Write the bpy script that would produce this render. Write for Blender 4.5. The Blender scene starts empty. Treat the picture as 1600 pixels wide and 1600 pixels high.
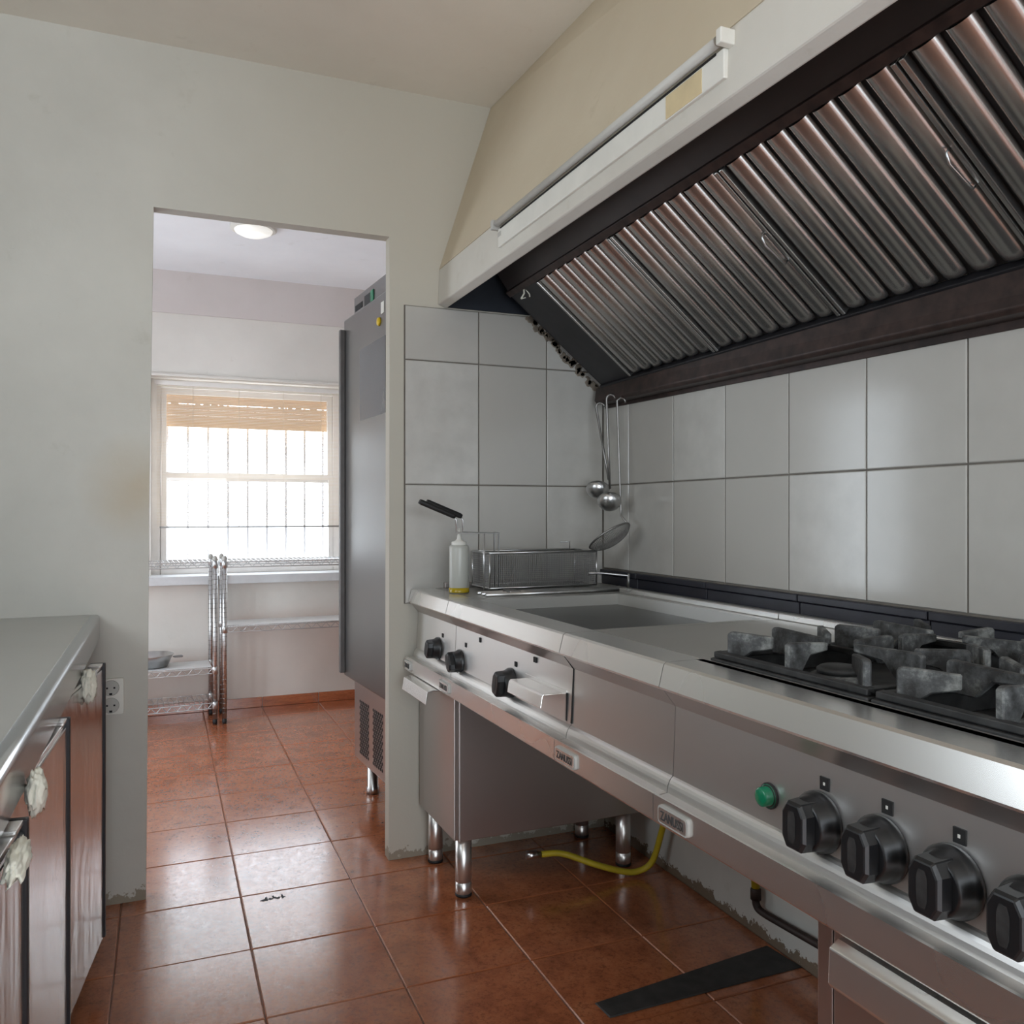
import bpy, bmesh, math, random
from mathutils import Vector, Matrix, noise
random.seed(7)
S = bpy.context.scene
COL = S.collection
PI = math.pi

# ------------------------------------------------------------------ camera, light, exposure
CAM_Z = 1.1284
cd = bpy.data.cameras.new('camera'); cam = bpy.data.objects.new('camera', cd); COL.objects.link(cam)
cd.sensor_width = 36.0; cd.lens = 36.0 * 1325.0 / 1600.0; cd.clip_start = 0.02
cam.location = (0, 0, CAM_Z); cam.rotation_euler = (PI / 2, 0, -math.radians(22.395))
S.camera = cam

wd = bpy.data.worlds.new('sky'); S.world = wd; wd.use_nodes = True
bg = wd.node_tree.nodes['Background']
bg.inputs[0].default_value = (0.83, 0.915, 1.0, 1); bg.inputs[1].default_value = 6.0

def portal(name, loc, rot, sx, sy):
    l = bpy.data.lights.new(name, 'AREA'); l.shape = 'RECTANGLE'; l.size = sx; l.size_y = sy
    l.cycles.is_portal = True
    o = bpy.data.objects.new(name, l); COL.objects.link(o); o.location = loc; o.rotation_euler = rot
portal('daylight_portal', (0.48, 5.42, 1.31), (-PI / 2, 0, 0), 1.1, 1.2)           # far room window
portal('daylight_portal', (0.05, -1.95, 1.10), (PI / 2, 0, 0), 1.55, 2.0)        # unseen opening behind the camera, carried low to brighten the lower kitchen
portal('daylight_portal', (-1.26, 4.1, 1.10), (0, -PI / 2, 0), 1.6, 0.8)         # unseen side wall opening, added to brighten the far room
portal('daylight_portal', (-0.99, 1.2, 1.45), (0, -PI / 2, 0), 0.6, 1.0)       # unseen opening over the left counter, added to brighten the range fronts
portal('daylight_portal', (1.63, -0.25, 1.30), (0, PI / 2, 0), 0.9, 0.8)       # window in the right wall past the range

S.view_settings.view_transform = 'Standard'
S.view_settings.look = 'None'
S.view_settings.gamma = 1.0
S.view_settings.use_curve_mapping = False
S.view_settings.exposure = 0.2
try:
    S.cycles.use_denoising = True
    S.cycles.max_bounces = 8
    S.cycles.diffuse_bounces = 5
    S.cycles.glossy_bounces = 4
    S.cycles.adaptive_threshold = 0.02
    S.cycles.sample_clamp_indirect = 8.0
    S.cycles.caustics_reflective = False
except Exception:
    pass

# ------------------------------------------------------------------ material helpers
def srgb(r, g, b):
    f = lambda c: (c / 255 / 12.92) if c / 255 <= 0.04045 else ((c / 255 + 0.055) / 1.055) ** 2.4
    return (f(r), f(g), f(b), 1.0)

def new_mat(name):
    m = bpy.data.materials.new(name); m.use_nodes = True
    nt = m.node_tree; b = nt.nodes['Principled BSDF']
    return m, nt, b

def coords(nt, scale=(1, 1, 1), kind='Object'):
    tc = nt.nodes.new('ShaderNodeTexCoord'); mp = nt.nodes.new('ShaderNodeMapping')
    mp.inputs['Scale'].default_value = scale
    nt.links.new(tc.outputs[kind], mp.inputs[0])
    return mp.outputs[0]

def noise_tex(nt, vec, scale, detail=4, rough=0.55):
    n = nt.nodes.new('ShaderNodeTexNoise'); n.inputs['Scale'].default_value = scale
    n.inputs['Detail'].default_value = detail; n.inputs['Roughness'].default_value = rough
    nt.links.new(vec, n.inputs['Vector']); return n.outputs['Fac']

def ramp(nt, fac, stops):
    r = nt.nodes.new('ShaderNodeValToRGB'); e = r.color_ramp.elements
    while len(e) < len(stops): e.new(0.5)
    for i, (p, c) in enumerate(stops):
        e[i].position = p; e[i].color = c if len(c) == 4 else (*c, 1)
    nt.links.new(fac, r.inputs[0]); return r.outputs[0]

def mix(nt, a, b, fac, mode='MIX'):
    m = nt.nodes.new('ShaderNodeMix'); m.data_type = 'RGBA'; m.blend_type = mode
    for s, v in ((0, fac), (6, a), (7, b)):
        if hasattr(v, 'is_output'): nt.links.new(v, m.inputs[s])
        else: m.inputs[s].default_value = v
    return m.outputs[2]

def bump(nt, b, h, strength=0.2, dist=0.01):
    n = nt.nodes.new('ShaderNodeBump'); n.inputs['Strength'].default_value = strength; n.inputs['Distance'].default_value = dist
    nt.links.new(h, n.inputs['Height']); nt.links.new(n.outputs[0], b.inputs['Normal'])

def simple(name, col, rough=0.5, metal=0.0, **kw):
    m, nt, b = new_mat(name)
    v = coords(nt); n = noise_tex(nt, v, kw.get('ns', 18), 4)
    k = kw.get('var', 0.12)
    dark = tuple(c * (1 - k) for c in col[:3]) + (1,); lite = tuple(min(1, c * (1 + k)) for c in col[:3]) + (1,)
    nt.links.new(ramp(nt, n, [(0.3, dark), (0.7, lite)]), b.inputs['Base Color'])
    b.inputs['Roughness'].default_value = rough; b.inputs['Metallic'].default_value = metal
    if 'trans' in kw: b.inputs['Transmission Weight'].default_value = kw['trans']
    if 'emit' in kw:
        b.inputs['Emission Color'].default_value = kw.get('ecol', col); b.inputs['Emission Strength'].default_value = kw['emit']
    return m

def plaster(name, c1, c2, stain=None, warm_tone=None, dirt=None):
    m, nt, b = new_mat(name); v = coords(nt)
    big = noise_tex(nt, v, 1.6, 5, 0.6); fine = noise_tex(nt, v, 60, 3)
    col = ramp(nt, big, [(0.32, c1), (0.68, c2)])
    sp = noise_tex(nt, v, 9, 6, 0.7)
    col = mix(nt, col, (c1[0] * .8, c1[1] * .78, c1[2] * .72, 1), ramp(nt, sp, [(0.62, (0, 0, 0)), (0.8, (.5, .5, .5))]))
    sepn = nt.nodes.new('ShaderNodeSeparateXYZ'); nt.links.new(coords(nt), sepn.inputs[0])
    if warm_tone:                                # paint turns warmer and darker towards the right
        q = nt.nodes.new('ShaderNodeMapRange'); q.interpolation_type = 'SMOOTHSTEP'
        q.inputs[1].default_value = -0.35; q.inputs[2].default_value = 0.75; q.inputs[4].default_value = 0.9
        nt.links.new(sepn.outputs[0], q.inputs[0]); col = mix(nt, col, warm_tone, q.outputs[0])
    if dirt:                                    # scuffed, peeling foot of the wall
        a = nt.nodes.new('ShaderNodeMath'); a.operation = 'MULTIPLY_ADD'; a.inputs[1].default_value = 0.16; a.inputs[2].default_value = -0.055
        nt.links.new(noise_tex(nt, v, 22, 6, 0.75), a.inputs[0])
        lt = nt.nodes.new('ShaderNodeMath'); lt.operation = 'LESS_THAN'
        nt.links.new(sepn.outputs[2], lt.inputs[0]); nt.links.new(a.outputs[0], lt.inputs[1])
        col = mix(nt, col, dirt, lt.outputs[0])
    for (sc, p, r) in (stain or []):            # blotches at a place of their own
        d = nt.nodes.new('ShaderNodeVectorMath'); d.operation = 'DISTANCE'; d.inputs[1].default_value = p
        sv = nt.nodes.new('ShaderNodeMapping'); nt.links.new(v, sv.inputs[0]); nt.links.new(sv.outputs[0], d.inputs[0])
        q = nt.nodes.new('ShaderNodeMapRange'); q.inputs[1].default_value = 0; q.inputs[2].default_value = r; q.inputs[3].default_value = 1; q.inputs[4].default_value = 0
        nt.links.new(d.outputs[1], q.inputs[0])
        w = nt.nodes.new('ShaderNodeMath'); w.operation = 'MULTIPLY'; nt.links.new(q.outputs[0], w.inputs[0]); nt.links.new(noise_tex(nt, v, 5, 5), w.inputs[1])
        col = mix(nt, col, sc, w.outputs[0])
    nt.links.new(col, b.inputs['Base Color']); b.inputs['Roughness'].default_value = 0.75
    bump(nt, b, fine, 0.12, 0.004)
    return m

def steel(name, col=(0.76, 0.74, 0.715, 1), rough=0.40, metal=0.85, wavy=0.0, smudge=0.06):
    m, nt, b = new_mat(name)
    sm = noise_tex(nt, coords(nt), 3, 2, 0.5)
    nt.links.new(mix(nt, col, tuple(c * (1 - smudge) for c in col[:3]) + (1,), sm), b.inputs['Base Color'])
    ad = nt.nodes.new('ShaderNodeMath'); ad.operation = 'MULTIPLY_ADD'; ad.inputs[1].default_value = 0.08; ad.inputs[2].default_value = rough - 0.04
    nt.links.new(sm, ad.inputs[0]); nt.links.new(ad.outputs[0], b.inputs['Roughness'])
    b.inputs['Metallic'].default_value = metal
    if wavy: bump(nt, b, noise_tex(nt, coords(nt, (1, 3, 1.2)), 5, 2), wavy, 0.02)
    return m

def tile_floor_mat():
    m, nt, b = new_mat('terracotta_tile')
    v = coords(nt, kind='Generated'); oi = nt.nodes.new('ShaderNodeObjectInfo')
    ad = nt.nodes.new('ShaderNodeVectorMath'); ad.operation = 'ADD'
    sc = nt.nodes.new('ShaderNodeVectorMath'); sc.operation = 'SCALE'; sc.inputs['Scale'].default_value = 37.0
    cx = nt.nodes.new('ShaderNodeCombineXYZ')
    for i in range(3): nt.links.new(oi.outputs['Random'], cx.inputs[i])
    nt.links.new(cx.outputs[0], sc.inputs[0]); nt.links.new(v, ad.inputs[0]); nt.links.new(sc.outputs[0], ad.inputs[1])
    n1 = noise_tex(nt, ad.outputs[0], 3.5, 8, 0.68); n2 = noise_tex(nt, ad.outputs[0], 16, 6, 0.75)
    c = ramp(nt, n1, [(0.28, srgb(146, 82, 52)), (0.5, srgb(184, 108, 70)), (0.72, srgb(198, 124, 84))])
    c = mix(nt, c, srgb(104, 58, 40), ramp(nt, n2, [(0.55, (0, 0, 0)), (0.75, (.7, .7, .7))]))
    c = mix(nt, c, srgb(112, 64, 44), ramp(nt, noise_tex(nt, ad.outputs[0], 26, 6, 0.75), [(0.50, (0, 0, 0)), (0.68, (.7, .7, .7))]))
    nt.links.new(c, b.inputs['Base Color'])
    r = ramp(nt, n2, [(0.35, (.13, .13, .13)), (0.75, (.27, .27, .27))])
    nt.links.new(r, b.inputs['Roughness']); b.inputs['Specular IOR Level'].default_value = 0.5
    n3 = noise_tex(nt, ad.outputs[0], 34, 5, 0.7); nt.links.new(ramp(nt, n3, [(0.38, (1, 1, 1)), (0.62, (.45, .45, .45))]), b.inputs['Coat Weight']); b.inputs['Coat IOR'].default_value = 1.75; nt.links.new(r, b.inputs['Coat Roughness'])
    bump(nt, b, n2, 0.03, 0.003)
    return m

M = {}
M['wall'] = plaster('painted_plaster', srgb(198, 196, 188), srgb(214, 212, 204),
                    [(srgb(190, 168, 132), (-0.06, 2.69, 1.20), 0.17)], srgb(192, 186, 172), srgb(150, 140, 124))
M['wall_r'] = plaster('painted_plaster_stained', srgb(196, 194, 186), srgb(214, 212, 204), None, None, srgb(122, 106, 88))
M['ceil'] = plaster('ceiling_paint', srgb(228, 220, 207), srgb(238, 231, 219))
M['hoodpaint'] = plaster('beige_hood_plaster', srgb(196, 182, 158), srgb(206, 194, 172))
M['fascia'] = plaster('white_fascia_paint', srgb(200, 195, 185), srgb(216, 212, 203))
M['farwall'] = plaster('far_room_paint', srgb(220, 215, 208), srgb(234, 229, 222))
M['farceil'] = plaster('far_ceiling_paint', srgb(232, 233, 238), srgb(242, 243, 247))
M['coveshade'] = plaster('far_cove_painted_shade', srgb(206, 198, 195), srgb(216, 208, 206))  # shade of the downward-facing cove put into a darker, pinkish colour
M['grout'] = simple('floor_grout', srgb(140, 108, 92), 0.8, var=.25)
M['wgrout'] = simple('wall_grout', srgb(112, 106, 98), 0.8, var=.2)
M['tile'] = tile_floor_mat()
def wall_tile_mat():
    m, nt, b = new_mat('white_wall_tile'); v = coords(nt); oi = nt.nodes.new('ShaderNodeObjectInfo')
    n = noise_tex(nt, v, 14, 5)
    c = ramp(nt, n, [(0.3, srgb(190, 187, 181)), (0.7, srgb(204, 201, 195))])
    c = mix(nt, c, srgb(184, 180, 173), oi.outputs['Random'])
    nt.links.new(c, b.inputs['Base Color']); b.inputs['Roughness'].default_value = 0.16
    b.inputs['Specular IOR Level'].default_value = 0.38
    bump(nt, b, noise_tex(nt, v, 3, 2), 0.06, 0.01)
    return m
M['wtile'] = wall_tile_mat()
M['btile'] = simple('black_trim_tile', srgb(44, 44, 52), 0.35, var=.25)
M['steel'] = steel('brushed_steel', rough=0.33, metal=0.93)
M['steel_top'] = steel('worn_steel_top', (0.60, 0.585, 0.55, 1), 0.40, 0.8, smudge=.3)
M['steel_bright'] = steel('bright_steel_edge', (0.84, 0.825, 0.80, 1), 0.27, 0.93)
M['steel_door'] = steel('wavy_steel_door', (0.52, 0.51, 0.50, 1), 0.18, 0.90, wavy=0.12)
M['steel_cab'] = steel('cabinet_steel', (0.52, 0.48, 0.46, 1), 0.30, 0.93)
M['steel_fridge'] = steel('fridge_steel', (0.23, 0.226, 0.22, 1), 0.30, 0.9)
M['edge'] = steel('polished_steel_edge', (0.66, 0.67, 0.68, 1), 0.20, 0.95)
M['counter'] = steel('counter_steel', (0.60, 0.595, 0.575, 1), 0.36)
M['wire'] = simple('chrome_wire', (0.55, 0.55, 0.55, 1), 0.28, 1.0)
M['darkwire'] = simple('dull_wire', (0.30, 0.29, 0.28, 1), 0.4, 1.0)
M['griddle'] = simple('dark_griddle_plate', (0.045, 0.045, 0.042, 1), 0.30, 0.35, var=.3, ns=6)
M['black'] = simple('black_steel', srgb(38, 37, 40), 0.45, 0.3, var=.2)
M['blue_black'] = simple('blue_black_steel', srgb(36, 40, 48), 0.5, 0.2, var=.2)
M['grease'] = simple('greasy_brown_steel', srgb(54, 40, 36), 0.5, 0.2, var=.55, ns=26)
M['plenum'] = simple('sooty_plenum_steel', srgb(52, 44, 42), 0.42, 0.3, var=.25, ns=5)
M['filter'] = steel('filter_steel', (0.50, 0.49, 0.47, 1), 0.24, 0.92, smudge=.3)
M['filter_dark'] = simple('filter_slot', srgb(24, 20, 19), 0.6, 0.2)
M['knob'] = simple('black_plastic', srgb(26, 27, 29), 0.34, 0, var=.1)
M['iron'] = simple('cast_iron', srgb(58, 58, 58), 0.55, 0.4, var=.4, ns=40)
def grate_mat():
    m, nt, b = new_mat('scaled_cast_iron'); v = coords(nt)
    n = noise_tex(nt, v, 16, 6, 0.7); n2 = noise_tex(nt, v, 70, 4)
    c = ramp(nt, n, [(0.40, srgb(44, 43, 42)), (0.53, srgb(84, 85, 85)), (0.66, srgb(150, 152, 149))])
    nt.links.new(c, b.inputs['Base Color']); b.inputs['Roughness'].default_value = 0.6; b.inputs['Metallic'].default_value = 0.15
    bump(nt, b, n2, 0.35, 0.004); return m
M['grate'] = grate_mat()
M['smear'] = simple('dirty_sealant', srgb(128, 117, 104), 0.7, var=.3, ns=30)
M['letter'] = simple('engraved_lettering', srgb(58, 56, 55), 0.6, 0.0)
M['handle_grey'] = simple('dark_grey_handle', srgb(92, 88, 86), 0.4, 0.2)
M['white_plastic'] = simple('white_plastic', srgb(226, 224, 216), 0.4, var=.04)
M['cream'] = simple('aged_cream_tape', srgb(206, 188, 150), 0.6, var=.08)
M['grey_plastic'] = simple('grey_plastic', srgb(186, 184, 178), 0.45, var=.05)
M['dark_line'] = simple('dark_gap', srgb(20, 18, 18), 0.8)
M['cloth'] = simple('white_cloth', srgb(232, 230, 216), 0.8, var=.05)
M['green'] = simple('green_lens', srgb(12, 120, 84), 0.25, var=.1)
M['yellow'] = simple('yellow_rubber', srgb(190, 168, 38), 0.5, var=.15)
M['yellow_mag'] = simple('yellow_magnet', srgb(226, 190, 20), 0.4, var=.05)
M['rubber'] = simple('black_rubber', srgb(28, 27, 27), 0.6)
M['rust'] = simple('rusty_pipe', srgb(52, 40, 34), 0.6, 0.3, var=.4)
M['mortar'] = simple('dark_mortar', srgb(56, 54, 52), 0.6, var=.3, ns=30)
M['sheet'] = simple('grey_sheet', srgb(96, 98, 102), 0.22, 0.3, var=.12, ns=6)
M['bamboo'] = simple('bamboo', srgb(222, 200, 170), 0.7, var=.08)
M['shutter'] = simple('shutter_slat', srgb(226, 180, 132), 0.6, var=.06)
M['frame'] = simple('window_paint', srgb(238, 234, 230), 0.45, var=.03)
M['bar'] = simple('window_bar_paint', srgb(186, 186, 190), 0.5)
M['sill'] = simple('sill_paint', srgb(224, 226, 228), 0.5, var=.05)
M['liner'] = simple('white_shelf_liner', srgb(226, 226, 226), 0.35, var=.04)
M['oil'] = simple('yellow_oil', srgb(176, 150, 16), 0.15, var=.05)
def glass_mat():
    m, nt, b = new_mat('window_glass')
    b.inputs['Base Color'].default_value = (1, 1, 1, 1); b.inputs['Roughness'].default_value = 0.0
    t = nt.nodes.new('ShaderNodeBsdfTransparent'); gl = nt.nodes.new('ShaderNodeBsdfGlossy'); gl.inputs['Roughness'].default_value = 0.02
    mx = nt.nodes.new('ShaderNodeMixShader'); mx.inputs[0].default_value = 0.07
    nt.links.new(t.outputs[0], mx.inputs[1]); nt.links.new(gl.outputs[0], mx.inputs[2])
    nt.links.new(mx.outputs[0], nt.nodes['Material Output'].inputs[0]); return m
M['glass'] = glass_mat()
def translucent(name, col, t=0.5, alpha=1.0):
    m, nt, b = new_mat(name)
    d = nt.nodes.new('ShaderNodeBsdfDiffuse'); tr = nt.nodes.new('ShaderNodeBsdfTranslucent'); mx = nt.nodes.new('ShaderNodeMixShader')
    d.inputs[0].default_value = col; tr.inputs[0].default_value = col; mx.inputs[0].default_value = t
    nt.links.new(d.outputs[0], mx.inputs[1]); nt.links.new(tr.outputs[0], mx.inputs[2])
    nt.links.new(mx.outputs[0], nt.nodes['Material Output'].inputs[0]); return m
M['bamboo'] = translucent('bamboo_slat', srgb(236, 226, 212), 0.25)
M['shutter'] = translucent('shutter_slat_plastic', srgb(232, 196, 154), 0.10)
M['bottle'] = simple('milky_plastic', srgb(208, 208, 200), 0.3, trans=0.25, var=.02)
M['lamp_glass'] = simple('opal_glass', srgb(245, 245, 240), 0.25, emit=0.5, var=.02)

# ------------------------------------------------------------------ mesh helpers
class MB:
    def __init__(s): s.v = []; s.f = []; s.sm = []
    def add(s, vs, fs, smooth=False):
        n = len(s.v); s.v += [tuple(p) for p in vs]
        for f in fs: s.f.append(tuple(n + i for i in f)); s.sm.append(smooth)
        return s
    def box(s, x0, x1, y0, y1, z0, z1):
        x0, x1 = sorted((x0, x1)); y0, y1 = sorted((y0, y1)); z0, z1 = sorted((z0, z1))
        vs = [(x0, y0, z0), (x1, y0, z0), (x1, y1, z0), (x0, y1, z0), (x0, y0, z1), (x1, y0, z1), (x1, y1, z1), (x0, y1, z1)]
        return s.add(vs, [(0, 3, 2, 1), (4, 5, 6, 7), (0, 1, 5, 4), (1, 2, 6, 5), (2, 3, 7, 6), (3, 0, 4, 7)])
    def loft(s, A, B, smooth=False):                 # two closed outlines with the same count, capped
        n = len(A); vs = list(A) + list(B)
        fs = [(i, (i + 1) % n, n + (i + 1) % n, n + i) for i in range(n)]
        s.add(vs, fs, smooth)
        s.add(A, [tuple(range(n))[::-1]]); s.add(B, [tuple(range(n))])
        return s
    def prism_y(s, prof, y0, y1, smooth=False):      # prof: list of (x,z)
        return s.loft([(x, y0, z) for x, z in prof], [(x, y1, z) for x, z in prof], smooth)
    def tube(s, pts, r, n=8, cap=True):
        pts = [Vector(p) for p in pts]; rings = []
        rr = r if isinstance(r, (list, tuple)) else [r] * len(pts)
        up = None
        for i, p in enumerate(pts):
            d = (pts[min(i + 1, len(pts) - 1)] - pts[max(i - 1, 0)]).normalized()
            if up is None: up = d.orthogonal().normalized()
            up = (up - d * up.dot(d)); up = up.normalized() if up.length > 1e-6 else d.orthogonal().normalized()
            w = d.cross(up)
            rings.append([p + (up * math.cos(2 * PI * k / n) + w * math.sin(2 * PI * k / n)) * rr[i] for k in range(n)])
        vs = [q for R in rings for q in R]; fs = []
        for i in range(len(rings) - 1):
            for k in range(n):
                a, b = i * n + k, i * n + (k + 1) % n; fs.append((a, b, b + n, a + n))
        s.add(vs, fs, True)
        if cap:
            s.add(rings[0], [tuple(range(n))[::-1]]); s.add(rings[-1], [tuple(range(n))])
        return s
    def lathe(s, prof, c=(0, 0, 0), axis='z', n=24, smooth=True):   # prof: (r, h)
        vs = []; fs = []; c = Vector(c)
        for r, hh in prof:
            for k in range(n):
                a = 2 * PI * k / n; p = (r * math.cos(a), r * math.sin(a), hh)
                if axis == 'x': p = (hh, p[0], p[1])
                elif axis == '-x': p = (-hh, p[0], p[1])
                elif axis == 'y': p = (p[0], hh, p[1])
                vs.append(c + Vector(p))
        for i in range(len(prof) - 1):
            for k in range(n):
                a, b = i * n + k, i * n + (k + 1) % n; fs.append((a, b, b + n, a + n))
        s.add(vs, fs, smooth)
        for i in (0, len(prof) - 1):
            if prof[i][0] > 1e-5: s.add(vs[i * n:(i + 1) * n], [tuple(range(n))])
        return s
    def rods(s, segs, r, n=4):
        for a, b in segs: s.tube([a, b], r, n, False)
        return s

def mesh(name, mb):
    me = bpy.data.meshes.new(name); me.from_pydata(mb.v, [], mb.f)
    me.polygons.foreach_set('use_smooth', mb.sm); me.update()
    bm = bmesh.new(); bm.from_mesh(me); bmesh.ops.remove_doubles(bm, verts=bm.verts, dist=1e-6)
    bmesh.ops.recalc_face_normals(bm, faces=bm.faces); bm.to_mesh(me); bm.free()
    return me

def obj(name, mb, mat, parent=None, bevel=0.0, seg=2, loc=None, rotz=None, off=None):
    if off: mb.v = [(x - off[0], y - off[1], z - off[2]) for x, y, z in mb.v]
    me = mb if isinstance(mb, bpy.types.Mesh) else mesh(name, mb)
    if not me.materials: me.materials.append(M[mat] if isinstance(mat, str) else mat)
    o = bpy.data.objects.new(name, me); COL.objects.link(o)
    if parent: o.parent = parent
    if loc: o.location = loc
    if rotz is not None: o.rotation_euler = (0, 0, rotz)
    if bevel:
        md = o.modifiers.new('bevel', 'BEVEL'); md.width = bevel; md.segments = seg; md.limit_method = 'ANGLE'; md.angle_limit = 0.6
        md.harden_normals = False
    return o

def tag(o, label=None, cat=None, group=None, kind=None):
    if label: o['label'] = label
    if cat: o['category'] = cat
    if group: o['group'] = group
    if kind: o['kind'] = kind
    return o
def thing(name, label, cat, loc=(0, 0, 0), rotz=0.0, group=None):
    o = bpy.data.objects.new(name, None); COL.objects.link(o); o.location = loc; o.rotation_euler = (0, 0, rotz)
    o.empty_display_size = 0.05
    return tag(o, label, cat, group)
def text_mesh(body, size, extrude=0.0006):
    c = bpy.data.curves.new('lettering', 'FONT'); c.body = body; c.size = size; c.extrude = extrude; c.align_x = 'CENTER'; c.align_y = 'CENTER'
    t = bpy.data.objects.new('lettering_source', c); COL.objects.link(t)
    dg = bpy.context.evaluated_depsgraph_get(); me = bpy.data.meshes.new_from_object(t.evaluated_get(dg))
    bpy.data.objects.remove(t); bpy.data.curves.remove(c); me.name = 'lettering'
    return me
def rounded(w, h, r, n=4):                          # outline in 2-D, centred
    pts = []
    for cx, cy, a0 in ((w / 2 - r, h / 2 - r, 0), (-w / 2 + r, h / 2 - r, PI / 2), (-w / 2 + r, -h / 2 + r, PI), (w / 2 - r, -h / 2 + r, 3 * PI / 2)):
        for k in range(n + 1):
            a = a0 + PI / 2 * k / n; pts.append((cx + r * math.cos(a), cy + r * math.sin(a)))
    return pts

D = 2.69; W = 1.4665; CEIL = 2.50; FAR = 5.10; FCEIL = 2.45
# ------------------------------------------------------------------ the room shell
fl = obj('floor', MB().box(-1.3, 1.8, -2.0, 5.45, -0.08, -0.004), 'grout'); tag(fl, 'terracotta tiled kitchen floor running through the doorway', kind='structure')
TP = 0.3222; TX0 = -0.11; TY0 = 1.957; GAP = 0.0028
tm = {}
def floor_tile(x0, x1, y0, y1):
    w, d = round(x1 - x0, 4), round(y1 - y0, 4); key = (w, d)
    if key not in tm:
        b = 0.0025; a = MB()
        A = [(0, 0, -0.006), (w, 0, -0.006), (w, d, -0.006), (0, d, -0.006)]
        B = [(0, 0, -b), (w, 0, -b), (w, d, -b), (0, d, -b)]; C_ = [(b, b, 0), (w - b, b, 0), (w - b, d - b, 0), (b, d - b, 0)]
        a.add(A + B + C_, [(0, 1, 5, 4), (1, 2, 6, 5), (2, 3, 7, 6), (3, 0, 4, 7), (4, 5, 9, 8), (5, 6, 10, 9), (6, 7, 11, 10), (7, 4, 8, 11), (8, 9, 10, 11)])
        tm[key] = mesh('floor_tile', a); tm[key].materials.append(M['tile'])
    o = bpy.data.objects.new('floor_tile', tm[key]); COL.objects.link(o); o.parent = fl; o.location = (x0, y0, random.uniform(-0.0006, 0.0004))
i0 = -4
for i in range(-3, 6):
    x0 = TX0 + i * TP + GAP / 2; x1 = x0 + TP - GAP
    x0 = max(x0, -1.0); x1 = min(x1, 1.58)
    if x1 - x0 < 0.02: continue
    for j in range(-5, 10):
        y0 = TY0 + j * TP + GAP / 2; y1 = min(y0 + TP - GAP, FAR)
        if y1 - y0 < 0.02: continue
        if y1 < D and x1 > W: 
            if W - x0 < 0.03: continue
            floor_tile(x0, W, y0, y1); continue
        floor_tile(x0, x1, y0, y1)
obj('rear_tiling', MB().box(-1.0, W, -2.0, TY0 - 5 * TP, -0.004, 0), 'tile', fl)
pm = MB(); pm.loft([(0.917, 1.727, 0.0005), (0.922, 1.664, 0.0005), (1.464, 1.668, 0.0005), (1.452, 1.785, 0.0005)], [(0.919, 1.725, 0.003), (0.924, 1.666, 0.003), (1.462, 1.670, 0.003), (1.450, 1.783, 0.003)])
o = obj('mortar_patch', pm, 'mortar', fl); o['label'] = 'dark mortar strip filling a cut in the floor tiles'
pm = MB()
for k in range(14):
    x = 0.262 + 0.005 * k; pm.box(x, x + .006, 2.545 + random.uniform(0, .012), 2.563 + random.uniform(-.008, .01), -0.001, 0.0006)
o = obj('chipped_glaze', pm, 'mortar', fl)

WT = 0.05
# wall with the doorway
wb = MB()
out = [(-1.02, 0), (-0.045, 0), (-0.040, 0.6), (-0.036, 1.2), (-0.024, 2.02), (0.68, 2.02), (0.677, 0), (1.80, 0), (1.80, 2.62), (-1.02, 2.62)]
wb.loft([(x, D, z) for x, z in out], [(x, D + WT, z) for x, z in out])
wall_back = tag(obj('wall_back', wb, 'wall'), 'off-white plastered wall with the open doorway', kind='structure')
# right wall (with a window past the range, out of the frame)
wr = MB(); z0w, z1w, y0w, y1w = 0.85, 1.75, -0.65, 0.15
out = [(-2.0, 0), (D, 0), (D, 2.62), (-2.0, 2.62)]
wr.box(W, W + .16, y1w, D, 0, 2.62).box(W, W + .16, -2.0, y0w, 0, 2.62).box(W, W + .16, y0w, y1w, 0, z0w).box(W, W + .16, y0w, y1w, z1w, 2.62)
wall_right = tag(obj('wall_right', wr, 'wall_r'), 'white wall behind the cooking line', kind='structure')
tag(obj('wall_left', MB().box(-1.02, -0.92, 1.7, D, 0, 2.62).box(-1.02, -0.92, -2.0, 0.7, 0, 2.62).box(-1.02, -0.92, 0.7, 1.7, 0, 1.15).box(-1.02, -0.92, 0.7, 1.7, 1.75, 2.62), 'wall'), 'left kitchen wall behind the steel counter', kind='structure')  # the opening in this wall is added to light the range
wn = MB(); wn.box(-1.02, -0.72, -2.0, -1.9, 0, 2.62).box(0.82, W + .16, -2.0, -1.9, 0, 2.62).box(-0.72, 0.82, -2.0, -1.9, 0, 0.10).box(-0.72, 0.82, -2.0, -1.9, 2.10, 2.62)
tag(obj('wall_rear', wn, 'wall'), 'rear kitchen wall with an added opening for daylight', kind='structure')
tag(obj('ceiling', MB().box(-1.02, W + .16, -2.0, D, CEIL, CEIL + .1), 'ceil'), 'flat beige painted kitchen ceiling', kind='structure')

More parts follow.
